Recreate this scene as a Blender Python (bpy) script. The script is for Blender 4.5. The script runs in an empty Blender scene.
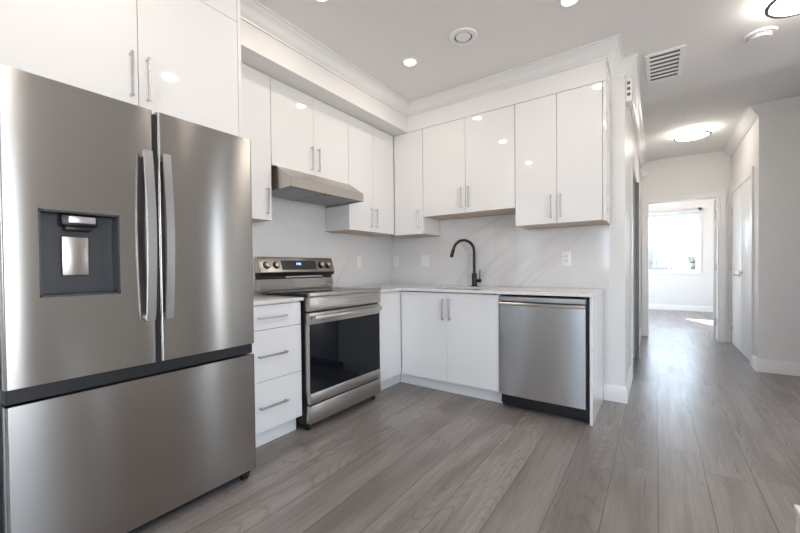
import bpy, bmesh, math, random
from mathutils import Vector, Matrix
sc = bpy.context.scene
C = sc.collection
R = math.radians

# ------------------------------------------------------------------ camera
def cam_axes(yaw, pitch, roll):
    r = Vector((math.cos(yaw), math.sin(yaw), 0)); f = Vector((-math.sin(yaw), math.cos(yaw), 0)); u = Vector((0, 0, 1))
    f, u = f*math.cos(pitch)+u*math.sin(pitch), u*math.cos(pitch)-f*math.sin(pitch)
    r, u = r*math.cos(roll)+u*math.sin(roll), u*math.cos(roll)-r*math.sin(roll)
    return r, u, f
cd = bpy.data.cameras.new('camera'); cam = bpy.data.objects.new('camera', cd); C.objects.link(cam)
r_, u_, f_ = cam_axes(.612601, -.0143327, -.010057)
m = Matrix((( r_.x, u_.x, -f_.x, 0), (r_.y, u_.y, -f_.y, 0), (r_.z, u_.z, -f_.z, 1.10), (0, 0, 0, 1)))
cam.matrix_world = m
cd.sensor_width = 36; cd.lens = 365.2/800*36; cd.shift_y = 6/800; cd.clip_start = .05
sc.camera = cam

# ------------------------------------------------------------------ world, sun, window light
w = bpy.data.worlds.new('sky'); sc.world = w; w.use_nodes = True
bg = w.node_tree.nodes['Background']
bg.inputs[1].default_value = 5.5
_t = w.node_tree; _tc = _t.nodes.new('ShaderNodeTexCoord'); _sx = _t.nodes.new('ShaderNodeSeparateXYZ'); _cr = _t.nodes.new('ShaderNodeValToRGB')
_t.links.new(_tc.outputs['Generated'], _sx.inputs[0]); _t.links.new(_sx.outputs[2], _cr.inputs[0]); _t.links.new(_cr.outputs[0], bg.inputs[0])
_cr.color_ramp.elements[0].position = 0.0; _cr.color_ramp.elements[0].color = (1.5, 1.46, 1.42, 1)   # sunlit ground
_cr.color_ramp.elements[1].position = .03; _cr.color_ramp.elements[1].color = (1.12, 1.38, 1.68, 1)     # bright hazy sky
def area(name, loc, rot, sx, sy, power, col, portal=False, shape='RECTANGLE', spread=math.pi):
    l = bpy.data.lights.new(name, 'AREA'); l.shape = shape; l.size = sx; l.size_y = sy
    l.energy = power; l.color = col; l.spread = spread
    o = bpy.data.objects.new(name, l); C.objects.link(o); o.location = loc; o.rotation_euler = rot
    if portal: l.cycles.is_portal = True
    return o
sun = bpy.data.lights.new('sun', 'SUN'); sun.energy = 36; sun.angle = R(.6); sun.color = (1, .95, .86)
so = bpy.data.objects.new('sun', sun); C.objects.link(so)
so.rotation_euler = Vector((.42, -1, -.6)).to_track_quat('-Z', 'Y').to_euler()
area('window_portal', (0, -4.17, 1.5), (R(90), 0, 0), 2.4, 1.2, 1, (1, 1, 1), True)       # faces +Y
area('window_portal', (3.37, 3.7, 1.15), (0, R(90), 0), 2.2, .6, 1, (1, 1, 1), True)        # faces -X
area('window_portal', (3.37, -.48, 1.2), (0, R(90), 0), 2.3, 2.25, 1, (1, 1, 1), True)
area('window_portal', (-1.57, 8.9, 1.4), (0, R(-90), 0), 2.2, 2.4, 1, (1, 1, 1), True)      # faces +X
area('window_portal', (.26, 11.12, 1.65), (R(-90), 0, 0), 1.1, 1.45, 1, (1, 1, 1), True)    # faces -Y
vs = sc.view_settings
vs.view_transform = 'Standard'; vs.look = 'None'; vs.exposure = 0.09; vs.gamma = 1; vs.use_curve_mapping = False
DOWN_W = 2.2; LAMP_W = 3.2
WARM = (1, .87, .76)

# ------------------------------------------------------------------ materials
def mat(name, col=(.8, .8, .8), rough=.5, metal=0, spec=.5, coat=0, emit=None, es=0, aniso=0, arot=0):
    mt = bpy.data.materials.new(name); mt.use_nodes = True
    b = mt.node_tree.nodes['Principled BSDF']
    b.inputs['Base Color'].default_value = (*col, 1); b.inputs['Roughness'].default_value = rough
    b.inputs['Metallic'].default_value = metal; b.inputs['Specular IOR Level'].default_value = spec
    b.inputs['Coat Weight'].default_value = coat; b.inputs['Coat Roughness'].default_value = .04
    b.inputs['Anisotropic'].default_value = aniso; b.inputs['Anisotropic Rotation'].default_value = arot
    if emit: b.inputs['Emission Color'].default_value = (*emit, 1); b.inputs['Emission Strength'].default_value = es
    return mt
class N:
    """tiny node graph helper"""
    def __init__(s, mt): s.t = mt.node_tree; s.b = s.t.nodes['Principled BSDF']
    def node(s, typ, **kw):
        n = s.t.nodes.new(typ)
        for k, v in kw.items(): setattr(n, k, v)
        return n
    def link(s, a, b): s.t.links.new(a, b)
    def math(s, op, a, b=None, c=None):
        n = s.node('ShaderNodeMath', operation=op)
        for i, v in enumerate((a, b, c)):
            if v is None: continue
            if isinstance(v, (int, float)): n.inputs[i].default_value = v
            else: s.link(v, n.inputs[i])
        return n.outputs[0]
    def comb(s, x, y, z):
        n = s.node('ShaderNodeCombineXYZ')
        for i, v in enumerate((x, y, z)):
            if isinstance(v, (int, float)): n.inputs[i].default_value = v
            else: s.link(v, n.inputs[i])
        return n.outputs[0]
    def noise(s, vec, scale=1, detail=2, rough=.5, dist=0):
        n = s.node('ShaderNodeTexNoise'); s.link(vec, n.inputs['Vector'])
        n.inputs['Scale'].default_value = scale; n.inputs['Detail'].default_value = detail
        n.inputs['Roughness'].default_value = rough; n.inputs['Distortion'].default_value = dist
        return n.outputs['Fac']
    def ramp(s, fac, stops):
        n = s.node('ShaderNodeValToRGB'); s.link(fac, n.inputs[0]); e = n.color_ramp.elements
        while len(e) < len(stops): e.new(.5)
        for q, (p, c) in zip(e, stops): q.position = p; q.color = (*c, 1) if len(c) == 3 else c
        return n.outputs[0]
    def mix(s, fac, a, b, typ='MIX'):
        n = s.node('ShaderNodeMix', data_type='RGBA', blend_type=typ)
        for i, v in ((0, fac), (6, a), (7, b)):
            if isinstance(v, (int, float)): n.inputs[i].default_value = v
            elif isinstance(v, tuple): n.inputs[i].default_value = (*v, 1)
            else: s.link(v, n.inputs[i])
        return n.outputs[2]
    def pos(s):
        g = s.node('ShaderNodeNewGeometry'); x = s.node('ShaderNodeSeparateXYZ'); s.link(g.outputs['Position'], x.inputs[0])
        return g.outputs['Position'], x.outputs[0], x.outputs[1], x.outputs[2]
    def bump(s, h, strength=.1, dist=.01):
        n = s.node('ShaderNodeBump'); n.inputs['Strength'].default_value = strength; n.inputs['Distance'].default_value = dist
        s.link(h, n.inputs['Height']); s.link(n.outputs[0], s.b.inputs['Normal'])

def floor_mat():
    mt = mat('grey_plank_floor', rough=.3, spec=.5); n = N(mt)
    P, X, Y, Z = n.pos()
    u = n.math('DIVIDE', n.math('ADD', X, 20.2-.006), .202)
    pid = n.math('FLOOR', u); fu = n.math('FRACT', u)
    wn = n.node('ShaderNodeTexWhiteNoise', noise_dimensions='1D'); n.link(pid, wn.inputs['W'])
    v = n.math('ADD', n.math('DIVIDE', n.math('ADD', Y, 20), 1.8), n.math('MULTIPLY', wn.outputs[0], 7.0))
    vid = n.math('FLOOR', v); fv = n.math('FRACT', v)
    w2 = n.node('ShaderNodeTexWhiteNoise', noise_dimensions='2D'); n.link(n.comb(pid, vid, 0), w2.inputs['Vector'])
    rnd = w2.outputs[0]; off = n.math('MULTIPLY', rnd, 37)
    g1 = n.noise(n.comb(n.math('MULTIPLY', X, 55), n.math('MULTIPLY', Y, 2.2), off), 1, 4, .6)
    g2 = n.noise(n.comb(n.math('MULTIPLY', X, 5), n.math('MULTIPLY', Y, .8), off), 1, 3, .55, .3)
    g3 = n.noise(n.comb(n.math('MULTIPLY', X, 7.5), n.math('MULTIPLY', Y, 1.1), n.math('ADD', off, 5)), 1, 0, .3)
    ring = n.math('ABSOLUTE', n.math('SINE', n.math('MULTIPLY', g3, 46)))
    ring = n.math('SUBTRACT', 1, n.math('MINIMUM', n.math('MULTIPLY', ring, 2.0), 1))
    msk = n.math('MULTIPLY', ring, n.math('GREATER_THAN', w2.outputs[0], .45))
    base = n.ramp(rnd, [(0, (.290, .262, .247)), (.5, (.315, .285, .268)), (1, (.342, .310, .292))])
    c = n.mix(n.math('MINIMUM', n.math('MULTIPLY', n.math('MAXIMUM', n.math('SUBTRACT', g1, .33), 0), 1.25), .36), base, (.115, .100, .092))
    c = n.mix(n.math('MINIMUM', n.math('MULTIPLY', n.math('MAXIMUM', n.math('SUBTRACT', .56, g2), 0), 2.8), .55), c, (.115, .100, .092))
    c = n.mix(n.math('MULTIPLY', msk, .36), c, (.10, .088, .08))
    ln = n.math('LESS_THAN', n.math('MINIMUM', fu, n.math('SUBTRACT', 1, fu)), .008)
    le = n.math('LESS_THAN', fv, .0014)
    gap = n.math('MAXIMUM', ln, le)
    c = n.mix(n.math('MULTIPLY', gap, .85), c, (.06, .052, .047))
    n.link(c, n.b.inputs['Base Color'])
    n.link(n.math('ADD', .22, n.math('MULTIPLY', g1, .16)), n.b.inputs['Roughness'])
    n.bump(n.math('SUBTRACT', n.math('MULTIPLY', g1, .3), n.math('ADD', gap, n.math('MULTIPLY', msk, .15))), .12, .002)
    return mt

def marble(name, base, vein, vscale, seams=False, rough=.08, amount=.6):
    mt = mat(name, rough=rough); n = N(mt); P, X, Y, Z = n.pos()
    h = n.math('ADD', X, Y)                       # runs along either wall
    a = n.math('MULTIPLY', n.math('ADD', n.math('MULTIPLY', h, .80), n.math('MULTIPLY', Z, .60)), .42)
    b = n.math('MULTIPLY', n.math('ADD', n.math('MULTIPLY', h, -.60), n.math('MULTIPLY', Z, .80)), 1.7)
    if not seams: a, b = n.math('ADD', X, n.math('MULTIPLY', Y, .6)), Y
    q = n.noise(n.comb(a, b, n.math('MULTIPLY', n.math('SUBTRACT', X, Y), .25)), vscale, 3, .45, .15)
    d = n.math('ABSOLUTE', n.math('SUBTRACT', q, .5))
    v = n.math('SUBTRACT', 1, n.math('MINIMUM', n.math('MULTIPLY', d, 75), 1))
    cloud = n.noise(n.comb(a, b, 3.0), vscale*1.3, 3, .5)
    v = n.math('MULTIPLY', v, n.math('MINIMUM', n.math('MULTIPLY', n.math('MAXIMUM', n.math('SUBTRACT', cloud, .42), 0), 6), 1))
    c = n.mix(n.math('MULTIPLY', cloud, .35), base, tuple(x*.9 for x in base))
    c = n.mix(n.math('MULTIPLY', v, amount), c, vein)
    if seams:
        s = n.math('FRACT', n.math('DIVIDE', n.math('ADD', h, 10.08), .61))
        e = n.math('LESS_THAN', s, .004)
        e2 = n.math('LESS_THAN', n.math('ABSOLUTE', n.math('SUBTRACT', Z, 1.21)), .0012)
        c = n.mix(n.math('MULTIPLY', n.math('MAXIMUM', e, e2), .35), c, tuple(x*.6 for x in base))
    n.link(c, n.b.inputs['Base Color'])
    return mt

def steel(name, col, rough=.3, aniso=.75, wave=.15):
    mt = mat(name, col, rough, 1, aniso=aniso, arot=.25); n = N(mt); P, X, Y, Z = n.pos()
    t = n.node('ShaderNodeTangent', direction_type='RADIAL', axis='Z'); n.link(t.outputs[0], n.b.inputs['Tangent'])
    hh = n.math('ADD', X, Y)
    g = n.noise(n.comb(n.math('MULTIPLY', hh, 3), n.math('MULTIPLY', Z, 500), 0), 1, 2, .6)
    lo = n.noise(n.comb(n.math('MULTIPLY', hh, 3.2), n.math('MULTIPLY', Z, 1.0), 1.0), 1, 1, .4)
    n.link(n.math('ADD', rough-.01, n.math('MULTIPLY', g, .02)), n.b.inputs['Roughness'])
    n.bump(lo, wave, .06)
    return mt

def paint(name, col, rough=.5, spec=.4):
    mt = mat(name, col, rough, spec=spec); n = N(mt); P, X, Y, Z = n.pos()
    n.bump(n.noise(P, 260, 2, .5), .03, .001)
    return mt

M = {}
M['floor'] = floor_mat()
M['wall'] = paint('white_wall_paint', (.80, .79, .775), .42)
M['ceiling'] = paint('white_ceiling_paint', (.87, .85, .835), .8, .2)
M['trim'] = mat('white_semi_gloss_trim', (.84, .83, .82), .28)
M['gloss'] = mat('white_gloss_lacquer', (.84, .835, .83), .05, coat=.3)
M['carcass'] = mat('white_melamine', (.80, .795, .79), .35)
M['maple'] = mat('pale_maple_underside', (.56, .45, .36), .5)
M['stone'] = marble('white_marble_slab_tiles', (.765, .755, .75), (.46, .445, .43), .85, True, .08, .34)
M['quartz'] = marble('veined_white_quartz', (.80, .785, .77), (.58, .50, .43), 3.0, False, .12, .5)
M['steel'] = steel('brushed_stainless_steel', (.40, .38, .36), .22, .85, .02)
M['steel_light'] = steel('light_brushed_steel', (.50, .465, .43), .28, .5, .01)
M['dwsteel'] = steel('cool_brushed_steel', (.54, .545, .555), .22, .85, .02)
M['chrome'] = mat('satin_nickel', (.62, .61, .61), .25, 1)
M['handle_steel'] = mat('smooth_dark_steel', (.50, .49, .50), .3, 1)
M['strip_grey'] = mat('satin_grey_strip', (.42, .42, .43), .5, .5)
M['black'] = mat('black_plastic', (.012, .012, .014), .35)
M['matte_black'] = mat('matte_black_metal', (.014, .014, .014), .38, .3)
M['glass_black'] = mat('black_ceramic_glass', (.012, .012, .014), .06, spec=.6)
M['oven_glass'] = mat('oven_door_glass', (.006, .007, .010), .05, spec=.3)
M['dark_grey'] = mat('dark_grey_plastic', (.045, .047, .055), .33)
M['plate'] = mat('white_plastic', (.88, .87, .86), .3)
M['slot'] = mat('dark_slot', (.05, .045, .04), .6)
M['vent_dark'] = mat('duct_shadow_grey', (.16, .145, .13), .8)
M['filter'] = mat('hood_filter_mesh', (.42, .43, .45), .5, .2)
M['display'] = mat('oven_clock_digits', (.1, .2, .6), .3, emit=(.35, .55, 1), es=3.0)
M['lens'] = mat('downlight_lens', (1, 1, 1), .4, emit=(1, .93, .86), es=14)
M['dome'] = mat('opal_lamp_glass', (1, 1, 1), .3, emit=(1, .93, .84), es=7)
M['dome_side'] = mat('opal_lamp_glass_band', (1, 1, 1), .3, emit=(1, .93, .84), es=30)
M['lamp_rim'] = mat('brushed_nickel_rim', (.16, .145, .13), .4, .6)
M['blind'] = mat('roller_blind_fabric', (.66, .72, .72), .7)
M['far_wall'] = mat('neighbour_house_wall', (.14, .15, .15), .8)
M['leaf'] = mat('garden_leaves', (.09, .11, .085), .7)
M['rail'] = mat('grey_railing', (.05, .06, .06), .5)
M['ground'] = mat('outdoor_ground', (.12, .12, .11), .9)
def glass_mat():
    mt = bpy.data.materials.new('window_glass'); mt.use_nodes = True; t = mt.node_tree; t.nodes.clear()
    o = t.nodes.new('ShaderNodeOutputMaterial'); mx = t.nodes.new('ShaderNodeMixShader')
    a = t.nodes.new('ShaderNodeBsdfTransparent'); b = t.nodes.new('ShaderNodeBsdfGlossy'); b.inputs['Roughness'].default_value = .02
    mx.inputs[0].default_value = .06
    t.links.new(a.outputs[0], mx.inputs[1]); t.links.new(b.outputs[0], mx.inputs[2]); t.links.new(mx.outputs[0], o.inputs[0])
    return mt
M['glass'] = glass_mat()

# ------------------------------------------------------------------ mesh helpers
class MB:
    def __init__(s): s.bm = bmesh.new()
    def _new(s, before):
        return [v for v in s.bm.verts if v not in before]
    def box(s, x0, x1, y0, y1, z0, z1, bev=0, seg=2):
        vs_ = [s.bm.verts.new((x, y, z)) for x in (x0, x1) for y in (y0, y1) for z in (z0, z1)]
        F = [(0, 1, 3, 2), (4, 6, 7, 5), (0, 4, 5, 1), (2, 3, 7, 6), (0, 2, 6, 4), (1, 5, 7, 3)]
        fs = [s.bm.faces.new([vs_[i] for i in f]) for f in F]
        if bev:
            es = list({e for f in fs for e in f.edges})
            bmesh.ops.bevel(s.bm, geom=es, offset=bev, segments=seg, affect='EDGES', profile=.5)
        return s
    def cyl(s, p0, p1, r, r1=None, seg=20, cap=True):
        return s.tube([p0, p1], [r, r if r1 is None else r1], seg, cap)
    def tube(s, pts, rad, seg=14, cap=True, sq=None):
        pts = [Vector(p) for p in pts]
        if not isinstance(rad, (list, tuple)): rad = [rad]*len(pts)
        rings = []; up = None
        for i, p in enumerate(pts):
            if i == 0: d = pts[1]-pts[0]
            elif i == len(pts)-1: d = pts[-1]-pts[-2]
            else: d = (pts[i+1]-pts[i]).normalized()+(pts[i]-pts[i-1]).normalized()
            d.normalize()
            if up is None:
                up = Vector((0, 0, 1)) if abs(d.z) < .9 else Vector((1, 0, 0))
            a = d.cross(up).normalized(); up = a.cross(d).normalized()
            rings.append([s.bm.verts.new(p+(a*math.cos(t)+up*math.sin(t))*rad[i]) for t in [2*math.pi*k/seg for k in range(seg)]])
        for A, B in zip(rings, rings[1:]):
            for k in range(seg): s.bm.faces.new((A[k], A[(k+1) % seg], B[(k+1) % seg], B[k]))
        if cap:
            s.bm.faces.new(rings[0][::-1]); s.bm.faces.new(rings[-1])
        return s
    def lathe(s, c, prof, axis='Z', seg=36, flip=1):
        """prof: list of (radius, height); closed at r=0"""
        c = Vector(c); rings = []
        for r, h in prof:
            if r < 1e-6:
                rings.append([s.bm.verts.new(c+s._ax(0, 0, h, axis))])
            else:
                rings.append([s.bm.verts.new(c+s._ax(r*math.cos(2*math.pi*k/seg), r*math.sin(2*math.pi*k/seg), h, axis)) for k in range(seg)])
        for A, B in zip(rings, rings[1:]):
            for k in range(seg):
                k2 = (k+1) % seg
                if len(A) == 1 and len(B) == 1: continue
                if len(A) == 1: s.bm.faces.new((A[0], B[k2], B[k]))
                elif len(B) == 1: s.bm.faces.new((A[k], A[k2], B[0]))
                else: s.bm.faces.new((A[k], A[k2], B[k2], B[k]))
        return s
    @staticmethod
    def _ax(a, b, h, axis):
        return Vector((a, b, h)) if axis == 'Z' else (Vector((h, a, b)) if axis == 'X' else Vector((a, h, b)))
    def prism(s, poly, lo, hi, axis, bev=0):
        """poly: 2D points; extruded along axis ('Y': poly=(x,z); 'Z': poly=(x,y); 'X': poly=(y,z))"""
        def P(a, b, t): return {'Y': (a, t, b), 'Z': (a, b, t), 'X': (t, a, b)}[axis]
        A = [s.bm.verts.new(P(a, b, lo)) for a, b in poly]; B = [s.bm.verts.new(P(a, b, hi)) for a, b in poly]
        n = len(poly); fs = [s.bm.faces.new(A), s.bm.faces.new(B[::-1])]
        for k in range(n): fs.append(s.bm.faces.new((A[k], B[k], B[(k+1) % n], A[(k+1) % n])))
        if bev:
            es = list({e for f in fs for e in f.edges})
            bmesh.ops.bevel(s.bm, geom=es, offset=bev, segments=2, affect='EDGES', profile=.5)
        return s
    def sweep(s, path, prof, z):
        """mitred moulding; profile (offset to the right of the path, height)"""
        path = [Vector(p) for p in path]; rings = []
        nr = []
        for a, b in zip(path, path[1:]):
            d = (b-a).normalized(); nr.append(Vector((d.y, -d.x)))
        for i, p in enumerate(path):
            n1 = nr[max(0, i-1)]; n2 = nr[min(i, len(nr)-1)]
            m_ = (n1+n2)/(1+n1.dot(n2))
            rings.append([s.bm.verts.new((p.x+m_.x*o, p.y+m_.y*o, z+h)) for o, h in prof])
        k_ = len(prof)
        for A, B in zip(rings, rings[1:]):
            for k in range(k_): s.bm.faces.new((A[k], A[(k+1) % k_], B[(k+1) % k_], B[k]))
        s.bm.faces.new(rings[0]); s.bm.faces.new(rings[-1][::-1])
        return s
    def ico(s, c, r, sub=2, jit=0, seed=0):
        g = bmesh.ops.create_icosphere(s.bm, subdivisions=sub, radius=r); rn = random.Random(seed)
        for v in g['verts']: v.co = Vector(c)+v.co*(1+rn.uniform(-jit, jit))
        return s
    def build(s, name, material, parent=None, flat=False):
        bmesh.ops.recalc_face_normals(s.bm, faces=s.bm.faces[:])
        org = Vector((0, 0, 0))
        q = parent
        while q is not None: org += Vector(q.location); q = q.parent
        bmesh.ops.translate(s.bm, verts=s.bm.verts[:], vec=-org)
        if not flat:
            for f in s.bm.faces: f.smooth = True
            for e in s.bm.edges:
                if len(e.link_faces) == 2 and e.calc_face_angle(0) > R(32): e.smooth = False
        me = bpy.data.meshes.new(name); s.bm.to_mesh(me); s.bm.free()
        me.materials.append(M[material] if isinstance(material, str) else material)
        o = bpy.data.objects.new(name, me); C.objects.link(o)
        if parent is not None: o.parent = parent
        return o

def thing(name, label, cat, loc, group=None):
    o = bpy.data.objects.new(name, None); C.objects.link(o); o.location = loc; o.empty_display_size = .1
    o['label'] = label; o['category'] = cat
    if group: o['group'] = group
    return o
def struct(o): o['kind'] = 'structure'; return o
def copy_tree(o, parent=None):
    c = o.copy(); C.objects.link(c); c.parent = parent
    for ch in list(o.children): copy_tree(ch, c)
    return c

# ------------------------------------------------------------------ room shell
CE = 2.69
def wallbox(name, *boxes, m_='wall'):
    b = MB()
    for q in boxes: b.box(*q)
    return struct(b.build(name, m_, flat=True))
struct(MB().box(-2.62, 3.35, -4.15, 11.1, -.12, 0).build('floor', 'floor', flat=True))
struct(MB().box(-2.62, 3.35, -4.15, 11.1, CE, CE+.12).build('ceiling', 'ceiling', flat=True))
wallbox('wall_left', (-2.62, -2.51, -4.15, 3.39, 0, CE))
wallbox('wall_back', (-2.62, -.205, 3.39, 3.51, 0, CE))
wallbox('wall_hall_left', (-.325, -.205, 3.51, 4.22, 0, CE), (-.325, -.205, 5.12, 6.8, 0, CE), (-.325, -.205, 4.22, 5.12, 2.06, CE))
wallbox('wall_hall_end', (-1.52, -.115, 6.8, 6.92, 0, CE), (.72, 2.2, 6.8, 6.92, 0, CE), (-.115, .72, 6.8, 6.92, 2.046, CE))
wallbox('wall_hall_right', (.845, .965, 5.25, 5.42, 0, CE), (.845, .965, 6.76, 6.8, 0, CE), (.845, .965, 5.42, 6.76, 2.06, CE))
wallbox('wall_light_blocker', (1.25, 3.2, 4.15, 4.27, 0, CE))  # unseen wall, added to keep window light off the right return wall
wallbox('wall_right_return', (.845, 3.2, 5.13, 5.25, 0, CE))
wallbox('wall_right', (3.2, 3.35, 3.95, 5.25, 0, CE), (3.2, 3.35, .64, 3.60, 0, CE), (3.2, 3.35, -4.15, -1.6, 0, CE),
        (3.2, 3.35, 3.60, 3.95, 2.2, CE), (3.2, 3.35, -1.6, .64, 2.3, CE), (3.2, 3.35, -1.6, .64, 0, .08))
wallbox('wall_behind', (-2.51, -1.2, -4.15, -4, 0, CE), (1.2, 3.2, -4.15, -4, 0, CE), (-1.2, 1.2, -4.15, -4, 2.1, CE), (-1.2, 1.2, -4.15, -4, 0, .9))
wallbox('wall_bedroom_left', (-1.52, -1.4, 6.92, 7.7, 0, CE), (-1.52, -1.4, 10.1, 10.95, 0, CE), (-1.52, -1.4, 7.7, 10.1, 2.4, CE), (-1.52, -1.4, 7.7, 10.1, 0, .2))
wallbox('wall_bedroom_right', (2.2, 2.32, 6.8, 10.95, 0, CE))
wallbox('wall_bedroom_back', (-1.52, -.29, 10.95, 11.1, 0, CE), (.80, 2.32, 10.95, 11.1, 0, CE), (-.29, .80, 10.95, 11.1, 2.36, CE), (-.29, .80, 10.95, 11.1, 0, .93))

CROWN = [(0, -.098), (.010, -.098), (.012, -.088), (.020, -.082), (.030, -.074), (.038, -.062), (.046, -.046), (.058, -.032), (.072, -.024), (.078, -.014), (.090, -.012), (.090, -.001), (0, -.001)]
BASE = [(0, .001), (.015, .001), (.015, .112), (.011, .12), (.006, .13), (0, .131)]
def mould(name, path, prof, z): return struct(MB().sweep(path, prof, z).build(name, 'trim'))
mould('trim_1', [(-2.03, 1.165), (-2.03, 3.04), (-.30, 3.04), (-.30, 3.39), (-.205, 3.39), (-.205, 6.8)], CROWN, CE)
mould('trim_2', [(.845, 6.8), (.845, 5.13), (3.2, 5.13)], CROWN, CE)
mould('baseboard_back', [(-.355, 3.39), (-.205, 3.39), (-.205, 4.14)], BASE, 0)
mould('baseboard_hall_left', [(-.205, 5.20), (-.205, 6.8)], BASE, 0)
mould('baseboard_right', [(.845, 5.34), (.845, 5.13), (3.2, 5.13)], BASE, 0)
mould('baseboard_bedroom', [(-1.4, 10.95), (2.2, 10.95)], BASE, 0)
# soffit above the left run and the fascia above the back run
struct(MB().box(-2.51, -2.03, 1.165, 3.39, 2.44, CE).build('trim_3', 'wall', flat=True))
struct(MB().box(-2.03, -.30, 3.04, 3.39, 2.44, CE).build('trim_4', 'gloss', flat=True))
# door casings
def casing(name, boxes): 
    b = MB()
    for q in boxes: b.box(*q, bev=.002, seg=1)
    return struct(b.build(name, 'trim'))
casing('trim_5', [(-.19, -.115, 6.782, 6.8, 0, 2.046), (.72, .795, 6.782, 6.8, 0, 2.046), (-.19, .795, 6.782, 6.8, 2.046, 2.12),
                  (-.117, -.103, 6.8, 6.92, 0, 2.046), (.706, .722, 6.8, 6.92, 0, 2.046)])
casing('trim_6', [(-.205, -.188, 4.145, 4.22, 0, 2.06), (-.205, -.188, 5.12, 5.195, 0, 2.06), (-.205, -.188, 4.145, 5.195, 2.06, 2.13)])
M['jamb_shade'] = mat('shaded_jamb_grey', (.22, .22, .23), .45)  # grey carries the shade of the far door jamb
struct(MB().box(-.200, -.168, 5.085, 5.119, .001, 2.06, .002).build('jamb_shade_strip', 'jamb_shade'))  # added strip, its grey stands in for shade in the doorway
casing('trim_7', [(.828, .845, 5.345, 5.42, 0, 2.14), (.828, .845, 6.762, 6.798, 0, 2.14), (.836, .845, 5.42, 6.762, 2.062, 2.12)])

# doors of the setting
def hinge(z, x0, x1, y0, y1, par): MB().box(x0, x1, y0, y1, z-.05, z+.05, .003).build('hinge', 'chrome', par)
def lever(par, p, out, along):
    """lever handle: rose + neck + lever. out/along unit vectors"""
    p = Vector(p); out = Vector(out); along = Vector(along)
    b = MB(); b.cyl(p, p+out*.01, .026).cyl(p+out*.01, p+out*.05, .009)
    b.tube([p+out*.05-along*.008, p+out*.052+along*.06, p+out*.048+along*.12], [.010, .009, .008])
    return b.build('handle', 'chrome', par)
d = struct(MB().box(-.30, -.262, 4.224, 5.116, .008, 2.055, .002).build('door_1', 'trim')); lever(d, (-.262, 4.33, 1.0), (1, 0, 0), (0, 1, 0))
d = struct(MB().box(.672, .706, 6.955, 7.74, .008, 2.035, .002).build('door_2', 'trim'))
for z in (.26, 1.06, 1.83): hinge(z, .700, .722, 6.925, 6.952, d)
lever(d, (.672, 7.68, 1.0), (-1, 0, 0), (0, -1, 0))
_h = Vector((.722, 6.94, 0)); _r = Matrix.Rotation(R(-14), 3, 'Z'); d.rotation_euler.z = R(-14); d.location = _h-_r @ _h
for i, (y0, y1, hy, ly, al) in enumerate(((5.425, 6.089, 5.428, 6.03, -1), (6.093, 6.757, 6.752, 6.16, 1))):
    d = struct(MB().box(.850, .886, y0, y1, .010, 2.045, .002).build('door_%d' % (3+i), 'trim'))
    for z in (.24, 1.06, 1.83): hinge(z, .836, .852, hy-.012, hy+.012, d)
    lever(d, (.850, ly, .96 if i else 1.0), (-1, 0, 0), (0, al, 0))
    MB().cyl((.845, ly, 2.052), (.845, ly, 2.060), .012).build('ball_catch', 'chrome', d)

# windows
def window(name, x0, x1, y, z0, z1, divs, th=.05, frame='trim', swap=False, inside=1):
    b = MB(); f = .045
    def bx(bb, a0, a1, c0, c1, h0, h1):
        if swap: bb.box(c0, c1, a0, a1, h0, h1, .003, 1)
        else: bb.box(a0, a1, c0, c1, h0, h1, .003, 1)
    bx(b, x0, x0+f, y, y+th, z0, z1); bx(b, x1-f, x1, y, y+th, z0, z1); bx(b, x0+f, x1-f, y, y+th, z0, z0+f); bx(b, x0+f, x1-f, y, y+th, z1-f, z1)
    for q in divs: bx(b, q-.02, q+.02, y+.005, y+th-.005, z0+f, z1-f)
    o = struct(b.build(name, frame))
    g = MB(); bx(g, x0+f, x1-f, y+th*.45, y+th*.55, z0+f, z1-f); g.build('pane', 'glass', o)
    return o
window('window_1', -1.2, 1.2, -4.09, .9, 2.1, (0.,))
window('window_2', 3.60, 3.95, 3.25, .0, 2.2, (), swap=True)
window('fill_window', 7.7, 10.1, -1.49, .2, 2.4, (8.9,), swap=True)  # unseen side window, added to brighten the bedroom
window('window_3', -1.6, .64, 3.25, .08, 2.3, (-.45,), swap=True)
wb = window('window_4', -.29, .80, 11.0, .93, 2.36, (.26,))
b = MB(); b.box(-.345, -.285, 10.935, 10.95, .88, 2.41, .002, 1).box(.795, .855, 10.935, 10.95, .88, 2.41, .002, 1).box(-.345, .855, 10.93, 10.95, .87, .93, .003, 1).box(-.345, .855, 10.935, 10.95, 2.36, 2.42, .002, 1)
b.build('window_casing', 'trim', wb)
t = thing('roller_blind', 'rolled up pale roller blind across the top of the bedroom window', 'blind', (.25, 10.93, 2.33))
MB().box(-.29, .80, 10.865, 10.928, 2.285, 2.365, .012).build('cassette', 'blind', t)
MB().box(-.27, .78, 10.90, 10.906, 2.25, 2.29).build('fabric', 'blind', t)

# outside the bedroom window
struct(MB().box(-30, 30, 11.3, 60, -3.2, -3.0).build('ground', 'ground', flat=True))
t = thing('neighbour_house', 'pale house with a low gable roof seen through the bedroom window', 'house', (-1.4, 30, -3))
b = MB(); b.box(-4.5, .9, 30, 36, -3, 1.3); b.prism([(-4.9, 1.3), (1.3, 1.3), (-1.8, 3.0)], 29.8, 36.2, 'Y'); b.build('walls', 'far_wall', t, flat=True)
for i in range(3): MB().box(-2.8+i*1.3, -2.1+i*1.3, 29.95, 30.0, -.2, .8).build('window', 'slot', t)
t = thing('garden_tree', 'small leafy tree seen low in the bedroom window, right of the mullion', 'tree', (1.75, 22, -3))
MB().cyl((1.75, 22, -3), (1.75, 22, .2), .12, .06).build('trunk', 'rail', t)
b = MB(); rn = random.Random(4)
for k in range(26): b.ico((1.75+rn.gauss(0, .32), 22+rn.gauss(0, .3), .45+rn.gauss(0, .55)), rn.uniform(.16, .34), 2, .25, k)
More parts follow.
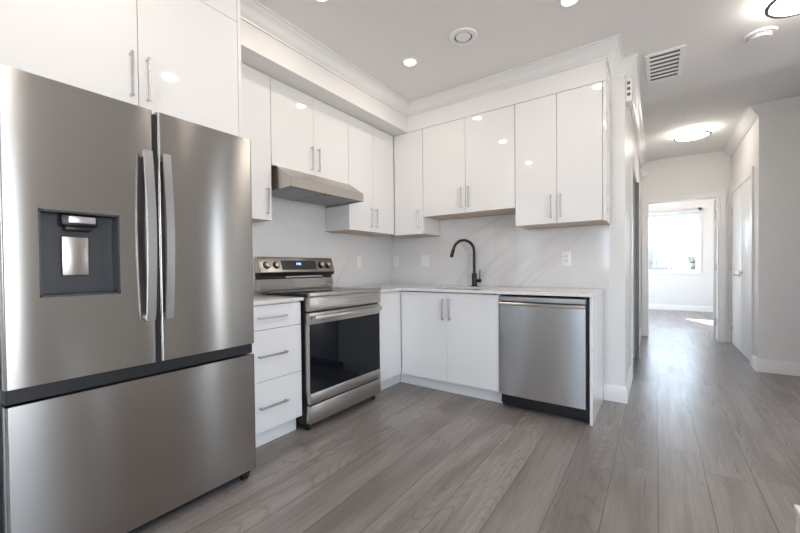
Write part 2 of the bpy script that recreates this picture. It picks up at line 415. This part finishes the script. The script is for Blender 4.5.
b.build('foliage', 'leaf', t, flat=True)
t = thing('balcony_railing', 'thin grey railing outside the bedroom window', 'railing', (.3, 12.3, 0))
MB().box(-1.6, 2.2, 12.28, 12.32, 1.24, 1.27).build('top_rail', 'rail', t)
MB().box(-1.6, 2.2, 11.3, 12.4, -.15, -.05).build('slab', 'ground', t)
for x in (-1.5, -.55, .33, 1.2, 2.1): MB().box(x-.015, x+.015, 12.285, 12.315, -.05, 1.24).build('post', 'rail', t)

# ------------------------------------------------------------------ handles
def bar_v(par, x, y, z0, z1, out, m_='chrome'):
    """vertical square bar pull; (x,y) on the door face, out = outward unit vector"""
    b = MB(); ox, oy = out
    cx, cy = x+ox*.028, y+oy*.028
    b.box(cx-.005, cx+.005, cy-.005, cy+.005, z0, z1, .0015, 1)
    for z in (z0+.008, z1-.008):
        xs = sorted((x, cx)); ys = sorted((y, cy))
        b.box(xs[0]-(.004 if not ox else 0), xs[1]+(.004 if not ox else 0), ys[0]-(.004 if not oy else 0), ys[1]+(.004 if not oy else 0), z-.005, z+.005)
    return b.build('handle', m_, par)
def bar_h(par, x, y0, y1, z):
    b = MB(); b.box(x+.023, x+.033, y0, y1, z-.005, z+.005, .0015, 1)
    for y in (y0+.008, y1-.008): b.box(x, x+.028, y-.005, y+.005, z-.004, z+.004)
    return b.build('handle', 'handle_steel', par)

# ------------------------------------------------------------------ upper cabinets
G = .0015; DT = .019
def upper_left(label, y0, y1, z0, z1, splits, handles, xb=-2.505, xf=-2.20):
    t = thing('wall_cabinet', label, 'cabinet', (xb, (y0+y1)/2, z0))
    MB().box(xb, xf-DT-.002, y0, y1, z0+.004, z1).build('body', 'carcass', t)
    MB().box(xb, xf-DT-.002, y0+.001, y1-.001, z0, z0+.004).build('underside', 'maple', t)
    es = [y0]+splits+[y1]
    for i, (a, c) in enumerate(zip(es, es[1:])):
        d_ = MB().box(xf-DT, xf, a+G, c-G, z0+.001, z1-.002, .001, 1).build('door', 'gloss', t)
        hy, h0, h1 = handles[i]
        if hy is not None: bar_v(d_, xf, hy, h0, h1, (1, 0))
    return t
upper_left('tall white gloss single-door wall cabinet between fridge and range hood', 1.165, 1.582, 1.435, 2.438, [], [(1.54, 1.475, 1.655)])
upper_left('short white gloss two-door wall cabinet directly above the steel range hood', 1.584, 2.365, 1.825, 2.438, [1.974], [(1.940, 1.858, 2.04), (2.008, 1.858, 2.04)])
upper_left('tall white gloss two-door wall cabinet right of the range hood, in the room corner', 2.367, 3.038, 1.435, 2.438, [2.697], [(2.662, 1.478, 1.655), (2.732, 1.478, 1.655)])
def upper_back(label, x0, x1, z0, z1, splits, handles, yb=3.372, yf=3.04):
    t = thing('wall_cabinet', label, 'cabinet', ((x0+x1)/2, yb, z0))
    MB().box(x0, x1, yf+DT+.002, yb, z0+.004, z1).build('body', 'carcass', t)
    MB().box(x0+.001, x1-.001, yf+DT+.002, yb, z0, z0+.004).build('underside', 'maple', t)
    es = [x0]+splits+[x1]
    for i, (a, c) in enumerate(zip(es, es[1:])):
        d_ = MB().box(a+G, c-G, yf, yf+DT, z0+.001, z1-.002, .001, 1).build('door', 'gloss', t)
        hx, h0, h1 = handles[i]
        if hx is not None: bar_v(d_, hx, yf, h0, h1, (0, -1))
    return t
upper_back('narrow white gloss single-door wall cabinet at the corner on the sink wall', -2.198, -1.857, 1.425, 2.438, [], [(-1.905, 1.478, 1.655)])
upper_back('shorter white gloss two-door wall cabinet above the sink and faucet', -1.855, -.962, 1.585, 2.438, [-1.408], [(-1.444, 1.628, 1.815), (-1.372, 1.628, 1.815)])
upper_back('rightmost white gloss two-door wall cabinet, above the dishwasher', -.960, -.322, 1.432, 2.438, [-.636], [(-.676, 1.470, 1.655), (-.606, 1.470, 1.655)])
t = thing('cabinet_side_panel', 'tall white gloss end panel closing the right side of the wall cabinets', 'panel', (-.31, 3.2, 1.427))
MB().box(-.320, -.301, 3.040, 3.372, 1.428, 2.438, .001, 1).build('panel_board', 'gloss', t)
MB().box(-.320, -.301, 3.041, 3.371, 1.424, 1.428).build('underside', 'maple', t)

# ------------------------------------------------------------------ cabinet over the refrigerator
t = thing('refrigerator_surround', 'large white gloss two-door cabinet with side panels built around the refrigerator', 'cabinet', (-2.2, .668, 0))
MB().box(-2.505, -1.886, .198, 1.138, 1.80, 2.44).build('body', 'carcass', t)
MB().box(-2.505, -1.865, 1.140, 1.160, .001, CE-.002, .001, 1).build('side_panel', 'gloss', t)
MB().box(-2.505, -1.865, .176, .196, .001, CE-.002, .001, 1).build('side_panel', 'gloss', t)
MB().box(-1.886, -1.866, .198, 1.138, 2.443, CE-.002, .001, 1).build('top_fascia', 'gloss', t)
for a, c, hy in ((.199, .6665, .637), (.6695, 1.1375, .700)):
    d_ = MB().box(-1.884, -1.865, a, c, 1.80, 2.440, .001, 1).build('door', 'gloss', t)
    bar_v(d_, -1.865, hy, 1.848, 2.04, (1, 0))

# ------------------------------------------------------------------ refrigerator
FX = -1.72
fr = thing('refrigerator', 'large stainless french door refrigerator with water dispenser and bottom freezer', 'refrigerator', (-2.1, .67, 0))
MB().box(-2.46, FX-.075, .225, 1.115, .035, 1.745, .004).build('body', 'dark_grey', fr)
def fridge_door(y0, y1, z0, z1, hole=None):
    """front panel with soft rounded vertical edges; optional dispenser opening"""
    b = MB(); r = .010; xb = FX-.072
    n = 6
    def prof(a0, a1, rl, rr):
        pts = [(xb, a0)]
        if rl: pts += [(FX-r+r*math.sin(t), a0+r-r*math.cos(t)) for t in [math.pi/2*k/n for k in range(n+1)]]
        else: pts += [(FX, a0)]
        if rr: pts += [(FX-r+r*math.cos(t), a1-r+r*math.sin(t)) for t in [math.pi/2*k/n for k in range(n+1)]]
        else: pts += [(FX, a1)]
        pts += [(xb, a1)]
        return pts
    if not hole:
        b.prism(prof(y0, y1, 1, 1), z0, z1, 'Z')
    else:
        h0, h1, g0, g1 = hole
        b.prism(prof(y0, h0, 1, 0), z0, z1, 'Z'); b.prism(prof(h1, y1, 0, 1), z0, z1, 'Z')
        b.box(xb, FX, h0, h1, z0, g0); b.box(xb, FX, h0, h1, g1, z1)
        bmesh.ops.remove_doubles(b.bm, verts=b.bm.verts[:], dist=.0001)
    return b
def arc_handle(par, yc, z0, z1):
    """bowed flat bar handle"""
    b = MB(); n = 14; w_ = .0155; rings = []
    for i in range(n+1):
        s_ = i/n; z = z0+(z1-z0)*s_; bow = math.sin(math.pi*s_)
        xo = FX+.022+.020*bow; th = .012+.004*bow
        rings.append([b.bm.verts.new(q) for q in ((xo, yc-w_, z), (xo+th, yc-w_, z), (xo+th, yc+w_, z), (xo, yc+w_, z))])
    for A, B in zip(rings, rings[1:]):
        for k in range(4): b.bm.faces.new((A[k], A[(k+1) % 4], B[(k+1) % 4], B[k]))
    b.bm.faces.new(rings[0]); b.bm.faces.new(rings[-1])
    es = [e for e in b.bm.edges if abs(e.verts[0].co.z-e.verts[1].co.z) > .01]
    bmesh.ops.bevel(b.bm, geom=es, offset=.003, segments=2, affect='EDGES')
    for z in (z0+.012, z1-.012): b.box(FX, FX+.026, yc-.012, yc+.012, z-.012, z+.012, .003, 1)
    return b.build('handle', 'handle_steel', par)
H = (.311, .541, 1.008, 1.313)
ld = fridge_door(.222, .664, .712, 1.765, H).build('door', 'steel', fr); ld['label'] = 'steel door with the water dispenser'
arc_handle(ld, .634, .893, 1.585)
b = MB(); x0 = FX-.068
b.box(x0, x0+.004, H[0], H[1], H[2], H[3]); b.box(x0, FX+.001, H[0], H[0]+.006, H[2], H[3]); b.box(x0, FX+.001, H[1]-.006, H[1], H[2], H[3])
b.box(x0, FX+.001, H[0], H[1], H[2], H[2]+.007); b.box(x0, FX+.001, H[0], H[1], H[3]-.007, H[3])
b.build('dispenser_recess', 'dark_grey', ld)
MB().box(x0+.004, x0+.058, .372, .478, 1.262, 1.305, .008).box(x0+.01, x0+.045, .385, .465, 1.245, 1.264, .006).build('dispenser_spout', 'black', ld)
MB().box(x0+.050, x0+.060, .392, .470, 1.272, 1.298, .003).build('spout_cap', 'handle_steel', ld)
MB().box(x0+.012, x0+.020, .380, .458, 1.082, 1.225, .004).build('dispenser_paddle', 'steel_light', ld)
rd = fridge_door(.680, 1.120, .712, 1.765).build('door', 'steel', fr); arc_handle(rd, .702, .893, 1.585)
MB().box(FX-.074, FX-.004, .6645, .6795, .712, 1.750).build('door_gasket', 'black', fr)
MB().box(FX-.070, FX-.020, .226, 1.116, .660, .709).build('grip_channel', 'black', fr)
fridge_door(.222, 1.120, .058, .655).build('freezer_drawer', 'steel', fr)
MB().box(FX-.14, FX-.03, .24, 1.10, .028, .054).build('base_grille', 'black', fr)
for y in (.27, 1.075):
    MB().cyl((FX-.045, y-.016, .019), (FX-.045, y+.016, .019), .018).box(FX-.07, FX-.025, y-.02, y+.02, .022, .05, .004).build('foot', 'black', fr)

# ------------------------------------------------------------------ range hood
t = thing('range_hood', 'stainless steel under-cabinet range hood above the range', 'range hood', (-2.3, 1.985, 1.65))
b = MB()
poly = [(-2.50, 1.648), (-2.044, 1.660), (-2.038, 1.664), (-2.038, 1.722), (-2.044, 1.730), (-2.188, 1.822), (-2.50, 1.822)]
b.prism(poly, 1.611, 1.613, 'Y').prism(poly, 2.365, 2.367, 'Y')
outer = [(-2.044, 1.657), (-2.036, 1.662), (-2.036, 1.724), (-2.044, 1.732), (-2.188, 1.824), (-2.50, 1.824), (-2.50, 1.818), (-2.19, 1.818), (-2.05, 1.728), (-2.042, 1.720), (-2.042, 1.664)]
b.prism(outer, 1.610, 2.368, 'Y')
b.build('canopy', 'steel_light', t)
for a, c in ((1.618, 1.982), (1.990, 2.358)):
    b = MB(); b.box(-2.49, -2.075, a, c, 1.668, 1.676, .002, 1)
    for k in range(12): b.box(-2.47+k*.032, -2.462+k*.032, a+.02, c-.02, 1.664, 1.670)
    b.build('filter', 'filter', t)
MB().box(-2.072, -2.046, 1.614, 2.36, 1.664, 1.672).box(-2.5, -2.05, 1.982, 1.990, 1.664, 1.668).build('filter_frame', 'handle_steel', t)
for y in (1.95, 2.0): MB().cyl((-2.058, y, 1.655), (-2.058, y, 1.667), .009).build('button', 'black', t)

# ------------------------------------------------------------------ range
RX = -1.885; Y0, Y1 = 1.628, 2.388
rg = thing('range', 'freestanding stainless electric range with black glass oven door', 'range', (-2.2, 1.985, 0))
MB().box(-2.47, RX-.045, Y0, Y1, .035, .905, .003).build('body', 'black', rg)
MB().box(-2.40, RX-.002, Y0-.001, Y1+.001, .907, .930, .004).build('cooktop', 'glass_black', rg)
b = MB(); b.box(RX-.012, RX+.012, Y0-.002, Y1+.002, .905, .934, .005); b.build('cooktop_trim', 'steel_light', rg)
b = MB(); 
b.box(RX-.045, RX+.006, Y0, Y1, .812, .904, .003); b.build('front_panel', 'steel_light', rg)
b = MB()
for q in ((Y0+.07, Y1-.03, .884, .887), (Y0+.07, Y1-.03, .832, .835)): b.box(RX+.005, RX+.008, q[0], q[1], q[2], q[3])
for y in (Y0+.07, Y1-.033): b.box(RX+.005, RX+.008, y, y+.003, .832, .887)
b.build('panel_moulding', 'chrome', rg)
MB().cyl((RX+.005, Y1-.045, .86), (RX+.010, Y1-.045, .86), .010).build('badge', 'chrome', rg)
od = MB().box(RX-.043, RX, Y0+.002, Y1-.002, .720, .798, .003).box(RX-.043, RX, Y0+.002, Y1-.002, .186, .258, .003).box(RX-.043, RX-.004, Y0+.002, Y0+.006, .25, .725).box(RX-.043, RX-.004, Y1-.006, Y1-.002, .25, .725).build('oven_door', 'steel_light', rg)
MB().box(RX-.040, RX-.001, Y0+.008, Y1-.0065, .256, .722, .002, 1).build('glass', 'oven_glass', od)
b = MB(); b.box(RX+.022, RX+.040, Y0+.02, Y1-.02, .750, .784, .006)
for y in (Y0+.045, Y1-.045): b.box(RX-.002, RX+.030, y-.014, y+.014, .756, .779, .004)
b.build('handle', 'steel_light', od)
MB().box(RX-.043, RX, Y0+.002, Y1-.002, .055, .176, .003).build('storage_drawer', 'steel_light', rg)
for q in ((.176, .186), (.798, .812)): MB().box(RX-.06, RX-.015, Y0+.01, Y1-.01, *q).build('shadow_gap', 'black', rg)
for x in (RX-.06, -2.42):
    for y in (Y0+.03, Y1-.03): MB().cyl((x, y, 0), (x, y, .05), .018).build('foot', 'black', rg)
# backguard
bgp = MB().prism([(-2.485, .931), (-2.43, .931), (-2.43, 1.016), (-2.485, 1.016)], Y0, Y1, 'Y').build('backguard', 'steel_light', rg)
MB().box(-2.485, -2.445, Y0+.004, Y1-.004, 1.0165, 1.060).build('vent_slot', 'black', bgp)
MB().box(-2.447, -2.443, Y0+.25, Y1-.12, 1.027, 1.036).build('vent_trim', 'chrome', bgp)
poly = [(-2.485, 1.069), (-2.410, 1.069), (-2.408, 1.072), (-2.448, 1.190), (-2.485, 1.190)]
cp = MB().prism(poly, Y0, Y1, 'Y', .002).build('control_panel', 'steel_light', rg)
MB().prism([(-2.484, 1.046), (-2.420, 1.042), (-2.412, 1.0685), (-2.484, 1.0685)], Y0+.001, Y1-.001, 'Y').build('panel_lip', 'black', cp)
sl = Vector((-.040, 0, .118)).normalized(); nl = Vector((sl.z, 0, -sl.x))
def on_panel(y, h, o=0): return Vector((-2.408, y, 1.072))+sl*h+nl*o
def slab(b, y0, y1, h0, h1, o0, o1):
    v = [b.bm.verts.new(on_panel(y, h, o)) for y in (y0, y1) for h in (h0, h1) for o in (o0, o1)]
    for f in ((0, 1, 3, 2), (4, 6, 7, 5), (0, 4, 5, 1), (2, 3, 7, 6), (0, 2, 6, 4), (1, 5, 7, 3)): b.bm.faces.new([v[i] for i in f])
b = MB(); slab(b, 1.825, 2.180, .018, .096, 0, .004); b.build('display', 'glass_black', cp)
# glowing clock digits
SEG = {'1': 'bc', '2': 'abged', '0': 'abcdef', ':': ''}
b = MB(); yy = 1.965
for ch in '12:00':
    if ch == ':':
        slab(b, yy, yy+.002, .062, .064, .004, .005); slab(b, yy, yy+.002, .070, .072, .004, .005); yy += .006; continue
    w_, h_, o_ = .008, .018, .058
    P = {'a': (0, w_, h_-.002, h_), 'g': (0, w_, h_/2-.001, h_/2+.001), 'd': (0, w_, 0, .002), 'f': (0, .002, h_/2, h_), 'e': (0, .002, 0, h_/2), 'b': (w_-.002, w_, h_/2, h_), 'c': (w_-.002, w_, 0, h_/2)}
    for s_ in SEG[ch]:
        q = P[s_]; slab(b, yy+q[0], yy+q[1], o_+q[2], o_+q[3], .004, .005)
    yy += .012
b.build('clock_digits', 'display', cp)
for y in (1.688, 1.774, 2.236, 2.316):
    k = MB(); p = on_panel(y, .056, 0)
    k.tube([p, p+nl*.004, p+nl*.004, p+nl*.022, p+nl*.026], [.030, .030, .024, .022, .018], 24)
    kk = k.build('knob', 'black', cp)
    b = MB(); b.tube([p+nl*.012, p+nl*.027, p+nl*.028], [.0245, .020, .017], 24); b.build('knob_cap', 'chrome', kk)
for x, y, r1 in ((-2.03, 1.80, .11), (-2.03, 2.18, .09), (-2.27, 1.80, .075), (-2.27, 2.18, .10)):
    b = MB(); b.lathe((x, y, .9302), [(r1-.002, 0), (r1-.002, .0004), (r1, .0004), (r1, 0)], seg=48); b.build('burner_ring', 'dark_grey', rg)

# ------------------------------------------------------------------ base cabinets
t = thing('drawer_cabinet', 'white gloss base cabinet with three drawers between refrigerator and range', 'cabinet', (-2.2, 1.38, 0))
MB().box(-2.505, -1.966, 1.163, 1.612, .112, .884).build('body', 'carcass', t)
for z0, z1, hz in ((.730, .876, .803), (.418, .727, .572), (.113, .415, .262)):
    d_ = MB().box(-1.964, -1.945, 1.165, 1.610, z0, z1, .001, 1).build('drawer', 'gloss', t)
    bar_h(d_, -1.945, 1.282, 1.484, hz)
MB().box(-2.03, -2.012, 1.163, 1.612, .001, .112).build('toe_kick', 'gloss', t)
t = thing('corner_base_cabinet', 'blank white gloss corner base cabinet right of the range', 'cabinet', (-2.2, 2.9, 0))
MB().box(-2.505, -1.966, 2.391, 3.37, .112, .884).build('body', 'carcass', t)
MB().box(-1.964, -1.945, 2.394, 2.772, .113, .876, .001, 1).build('front_panel', 'gloss', t)
MB().box(-2.03, -2.012, 2.391, 2.850, .001, .112).build('toe_kick', 'gloss', t)
t = thing('sink_base_cabinet', 'white gloss two-door base cabinet under the sink', 'cabinet', (-1.48, 3.05, 0))
b = MB(); b.box(-1.962, -1.944, 2.798, 3.37, .112, .884).box(-1.028, -1.010, 2.798, 3.37, .112, .884).box(-1.944, -1.028, 2.798, 3.37, .112, .130).box(-1.944, -1.028, 3.352, 3.37, .13, .884)
b.build('body', 'carcass', t)
for a, c, hx in ((-1.940, -1.4675, -1.498), (-1.4645, -1.010, -1.434)):
    d_ = MB().box(a, c, 2.775, 2.794, .113, .876, .001, 1).build('door', 'gloss', t)
    bar_v(d_, hx, 2.775, .648, .828, (0, -1), 'handle_steel')
MB().box(-2.010, -1.010, 2.851, 2.869, .001, .111).build('toe_kick', 'gloss', t)
t = thing('base_end_panel', 'white gloss end panel standing right of the dishwasher', 'panel', (-.365, 3.07, 0))
MB().box(-.374, -.356, 2.775, 3.372, .001, .884, .001, 1).build('panel_board', 'gloss', t)

# ------------------------------------------------------------------ dishwasher
dw = thing('dishwasher', 'stainless steel built-in dishwasher with black kick plate', 'dishwasher', (-.7, 3.05, 0))
MB().box(-1.000, -.384, 2.80, 3.36, .03, .870).build('body', 'black', dw)
MB().box(-1.001, -.397, 2.764, 2.80, .832, .866, .003).build('control_strip', 'strip_grey', dw)
DY = 2.757
n_ = 10; pr = []
for k in range(n_+1):                       # slightly crowned door with a rolled top lip
    a = k/n_; pr.append((-.999+.602*a, DY-.006*math.sin(math.pi*a)))
pr += [(-.397, 2.798), (-.999, 2.798)]
dd = MB().prism(pr, .112, .800, 'Z').build('door', 'dwsteel', dw)
b = MB()
lip = [(DY-.004, .800), (DY-.010, .806), (DY-.010, .816), (DY-.003, .823), (2.79, .823), (2.79, .800)]
b.prism(lip, -.999, -.397, 'X'); b.build('top_lip', 'steel_light', dd)
MB().box(-.994, -.402, 2.79, 2.799, .822, .833).build('grip_shadow_gap', 'black', dw)
MB().box(-.996, -.386, 2.815, 2.835, .012, .108).build('kick_plate', 'black', dw)
MB().box(-.96, -.43, 2.806, 2.816, .055, .085, .003).build('kick_vent', 'matte_black', dw)
for x in (-.885, -.60): MB().box(x-.018, x+.018, 2.772, 2.80, .867, .876, .002, 1).build('mounting_clip', 'slot', dw)
for x in (-.95, -.43): MB().cyl((x, 2.90, 0), (x, 2.90, .035), .014).build('foot', 'black', dw)

# ------------------------------------------------------------------ countertops, sink, faucet
o = MB().box(-2.508, -1.918, 1.162, 1.615, .886, .908, .002).build('countertop', 'quartz')
o['label'] = 'short white veined quartz countertop between refrigerator and range'; o['category'] = 'countertop'
ct = thing('countertop', 'long L-shaped white veined quartz countertop around the corner and over the dishwasher', 'countertop', (-1.4, 3.1, .886))
b = MB(); SX0, SX1, SY0, SY1 = -1.72, -1.18, 2.84, 3.22
zz = (.886, .908); yf, yb = 2.748, 3.386
b.box(-2.508, -1.918, 2.390, yb, *zz)
b.box(-1.918, SX0, yf, yb, *zz); b.box(SX1, -.350, yf, yb, *zz); b.box(SX0, SX1, yf, SY0, *zz); b.box(SX0, SX1, SY1, yb, *zz)
b.build('slab', 'quartz', ct)
sk = thing('sink', 'undermount stainless steel sink basin below the black faucet', 'sink', (-1.45, 3.03, .70))
b = MB(); z0, z1 = .690, .884; w_ = .003
b.box(SX0, SX1, SY0, SY1, z0, z0+w_); b.box(SX0-w_, SX0, SY0, SY1, z0, z1); b.box(SX1, SX1+w_, SY0, SY1, z0, z1); b.box(SX0, SX1, SY0-w_, SY0, z0, z1); b.box(SX0, SX1, SY1, SY1+w_, z0, z1)
b.build('basin', 'steel_light', sk)
MB().lathe((-1.45, 3.05, z0+w_), [(0, .002), (.03, .002), (.042, .006), (.045, 0)]).build('drain', 'chrome', sk)
fc = thing('faucet', 'matte black gooseneck pull-down kitchen faucet on the quartz countertop', 'faucet', (-1.444, 3.305, .9085))
fx, fy = -1.444, 3.305
MB().lathe((fx, fy, .9085), [(0, 0), (.028, 0), (.028, .006), (.0245, .009), (.0245, .12), (.0215, .125), (0, .125)]).build('base', 'matte_black', fc)
dx, dy = -math.sin(R(40)), -math.cos(R(40)); rr = .108
pts = [(fx, fy, 1.03), (fx, fy, 1.14), (fx, fy, 1.245)]
for k in range(1, 17):
    a = math.pi*.93*k/16
    pts.append((fx+dx*rr*(1-math.cos(a)), fy+dy*rr*(1-math.cos(a)), 1.245+rr*math.sin(a)))
MB().tube(pts, .0135, 18).build('spout', 'matte_black', fc)
a = Vector(pts[-1]); dr = (Vector(pts[-1])-Vector(pts[-2])).normalized()
MB().tube([a, a+dr*.006, a+dr*.075, a+dr*.082], [.0135, .0165, .0175, .014], 18).build('spray_head', 'matte_black', fc)
MB().cyl((fx+.02, fy, .965), (fx+.068, fy, .965), .0165, seg=20).build('valve_stem', 'matte_black', fc)
MB().tube([(fx+.055, fy, .975), (fx+.058, fy-.002, 1.02), (fx+.060, fy-.004, 1.068)], [.0055, .005, .0045], 12).build('handle', 'matte_black', fc)

# ------------------------------------------------------------------ backsplash
def back(name, boxes, label):
    b = MB()
    for q in boxes: b.box(*q)
    o = b.build(name, 'stone', flat=True); struct(o); return o
back('wall_tiles_left', [(-2.5098, -2.5, 1.162, 2.3, .909, 1.434), (-2.5098, -2.5, 1.584, 2.366, 1.4345, 1.647), (-2.5098, -2.5, 2.3, 3.3766, .909, 1.434)], '')
back('wall_tiles_back', [(-2.5, -.312, 3.3768, 3.3898, .909, 1.4235), (-1.855, -.962, 3.3768, 3.3898, 1.4235, 1.583)], '')
struct(MB().box(-.312, -.306, 3.374, 3.3898, .909, 1.4235, .001, 1).build('trim_8', 'plate'))

# ------------------------------------------------------------------ outlets and switches
def plate(label, cx, z, n, kind, wall='back', cat='outlet', h=.122):
    wd = .045*n+.028
    if wall == 'back':
        org = (cx, 3.3766, z)
        def B(b, a0, a1, o0, o1, z0, z1, **k): return b.box(cx+a0, cx+a1, 3.3766-o1, 3.3766-o0, z+z0, z+z1, **k)
    else:
        org = (-2.4998, cx, z)
        def B(b, a0, a1, o0, o1, z0, z1, **k): return b.box(-2.4998+o0, -2.4998+o1, cx+a0, cx+a1, z+z0, z+z1, **k)
    t = thing('wall_outlet' if kind == 'outlet' else 'light_switch', label, cat, org)
    B(MB(), -wd/2, wd/2, 0, .005, -h/2, h/2, bev=.002).build('cover_plate', 'plate', t)
    for i in range(n):
        c_ = (i-(n-1)/2)*.046
        rk = B(MB(), c_-.017, c_+.017, .004, .0075, -.034, .034, bev=.0015, seg=1).build('insert', 'plate', t)
        if kind == 'outlet':
            for zc in (-.018, .018):
                s_ = MB()
                for q in (-.006, .006): B(s_, c_+q-.0015, c_+q+.0015, .0070, .0079, zc-.002, zc+.007)
                B(s_, c_-.002, c_+.002, .0070, .0079, zc-.010, zc-.006)
                s_.build('slot', 'slot', rk)
        else:
            B(MB(), c_-.014, c_+.014, .007, .0090, -.030, .0, bev=.001, seg=1).build('rocker', 'plate', rk)
    return t
plate('white light switch on the tiled wall right of the range', 2.828, 1.158, 1, 'switch', 'left', 'switch')
plate('white single wall outlet nearest the corner, left of the faucet', -2.420, 1.166, 1, 'outlet')
plate('wide white double switch plate on the tiles left of the faucet', -2.045, 1.170, 2, 'switch', cat='switch')
plate('white wall outlet on the tiles above the dishwasher', -.630, 1.160, 1, 'outlet')

# ------------------------------------------------------------------ ceiling fittings
def downlight(x, y, label):
    t = thing('recessed_downlight', label, 'ceiling light', (x, y, CE), 'recessed kitchen downlights')
    MB().lathe((x, y, CE), [(.043, -.002), (.046, -.006), (.058, -.004), (.060, 0), (.043, 0)]).build('trim_ring', 'plate', t)
    MB().lathe((x, y, CE), [(0, -.003), (.043, -.003), (.043, -.0005), (0, -.0005)]).build('lens', 'lens', t)
    l = area('downlight_lamp', (0, 0, -.008), (0, 0, 0), .08, .08, DOWN_W, WARM, shape='DISK', spread=R(175)); l.parent = t
    return t
dl = downlight(-1.564, 2.389, 'round recessed downlight nearest the kitchen corner')
for x, y, lb in ((-1.60, 1.50, 'recessed downlight cut by the top edge, left of the round ceiling vent'),
                 (-.426, 2.40, 'recessed downlight at the top edge right of the round ceiling vent'),
                 (-.45, .35, 'recessed ceiling downlight behind and above the camera'), (-.45, 1.40, 'recessed ceiling downlight overhead between camera and cabinets'),
                 (-1.60, .35, 'recessed ceiling downlight in front of the refrigerator')):
    c = copy_tree(dl); c.location = (x, y, CE); c['label'] = lb
def flush(x, y, label):
    t = thing('flush_ceiling_lamp', label, 'ceiling light', (x, y, CE), 'round flush ceiling lamps')
    MB().lathe((x, y, CE), [(.168, -.010), (.166, -.046), (.150, -.046), (.150, -.010), (.168, -.010)]).build('glass_band', 'dome_side', t)
    MB().lathe((x, y, CE), [(0, -.001), (.172, -.001), (.172, -.009), (0, -.009)]).build('housing', 'lamp_rim', t)
    MB().lathe((x, y, CE), [(.158, -.046), (.176, -.046), (.179, -.052), (.174, -.059), (.160, -.059)]).build('rim', 'lamp_rim', t)
    prof = [(.160, -.052)]+[(.160*math.cos(a), -.052-.022*math.sin(a)) for a in [math.pi/2*k/8 for k in range(1, 8)]]+[(0, -.074)]
    d_ = MB().lathe((x, y, CE), prof).build('glass_dome', 'dome', t)
    MB().lathe((x, y, CE), [(0, -.090), (.006, -.086), (.008, -.076), (0, -.072)], seg=12).build('finial', 'lamp_rim', t)
    l = area('flush_lamp_light', (0, 0, -.095), (0, 0, 0), .3, .3, LAMP_W, (1, .9, .8), shape='DISK'); l.parent = t
    return t
fl = flush(.350, 5.64, 'round glowing flush ceiling lamp far down the hall near the bedroom door')
c = copy_tree(fl); c.location = (.715, 3.11, CE); c['label'] = 'round glowing flush ceiling lamp cut by the top right corner'
for x, y, lb in ((.9, .2, 'added flush ceiling fill lamp, unseen overhead to the right of the camera'), (.3, -2.4, 'added flush ceiling fill lamp, unseen behind the camera')):  # both out of view, added to brighten the ceiling
    c = copy_tree(fl); c.location = (x, y, CE); c['label'] = lb
t = thing('ceiling_air_diffuser', 'round white ceiling air diffuser above the cabinets', 'vent', (-1.092, 2.34, CE))
MB().lathe((-1.092, 2.34, CE), [(.062, -.001), (.062, -.012), (.090, -.010), (.096, -.001)]).build('outer_ring', 'plate', t)
MB().lathe((-1.092, 2.34, CE), [(0, -.016), (.045, -.014), (.052, -.006), (0, -.004)]).build('center_disc', 'plate', t)
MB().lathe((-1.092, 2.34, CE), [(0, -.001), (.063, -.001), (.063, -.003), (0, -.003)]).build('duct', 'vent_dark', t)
t = thing('smoke_detector', 'round white smoke detector on the hall ceiling beside the near lamp', 'smoke detector', (.586, 3.53, CE))
MB().lathe((.586, 3.53, CE), [(0, -.001), (.088, -.001), (.088, -.010), (.082, -.016), (0, -.016)]).build('base', 'plate', t)
MB().lathe((.586, 3.53, CE), [(.066, -.016), (.064, -.030), (.054, -.038), (0, -.040)]).build('cap', 'plate', t)
MB().lathe((.586, 3.53, CE), [(.0655, -.020), (.067, -.020), (.067, -.024), (.065, -.024)]).build('sensor_slot', 'vent_dark', t)
t = thing('ceiling_return_grille', 'rectangular white slatted air return grille on the hall ceiling', 'vent', (.05, 3.625, CE))
b = MB(); x0, x1, y0, y1 = -.074, .172, 3.37, 3.885; f_ = .030
b.box(x0, x0+f_, y0, y1, CE-.012, CE-.001, .002, 1).box(x1-f_, x1, y0, y1, CE-.012, CE-.001, .002, 1).box(x0+f_, x1-f_, y0, y0+f_, CE-.012, CE-.001, .002, 1).box(x0+f_, x1-f_, y1-f_, y1, CE-.012, CE-.001, .002, 1)
b.build('frame', 'plate', t)
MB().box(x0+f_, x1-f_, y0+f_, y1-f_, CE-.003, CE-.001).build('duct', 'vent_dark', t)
for k in range(6):
    y = y0+f_+.045+k*.068
    MB().prism([(y, CE-.004), (y+.008, CE-.004), (y+.018, CE-.012), (y+.010, CE-.012)], x0+f_, x1-f_, 'X').build('slat', 'plate', t)
t = thing('door_chime', 'small white slotted box high on the hall wall corner', 'chime', (-.18, 3.55, 2.43))
MB().box(-.204, -.160, 3.46, 3.60, 2.41, 2.585, .004).build('cover', 'plate', t)
for k in range(3): MB().box(-.193, -.171, 3.4575, 3.4605, 2.452+k*.045, 2.474+k*.045).build('sound_slot', 'vent_dark', t)
t = thing('wall_sensor', 'small round white sensor high on the hall end wall', 'sensor', (-.165, 6.8, 2.49))
MB().lathe((-.150, 6.8, 2.49), [(0, -.028), (.035, -.026), (.045, -.018), (.048, -.001), (0, -.001)], axis='Y').build('housing', 'plate', t)

# low white box at the lower right of the view
t = thing('low_white_ledge', 'corner of a low white box at the bottom right edge', 'ledge', (.7, 1.4, 0))
MB().box(.378, .95, .95, 1.729, .0, .280).build('body', 'trim', t)
MB().box(.373, .955, .945, 1.734, .280, .300, .002, 1).build('top_cap', 'trim', t)
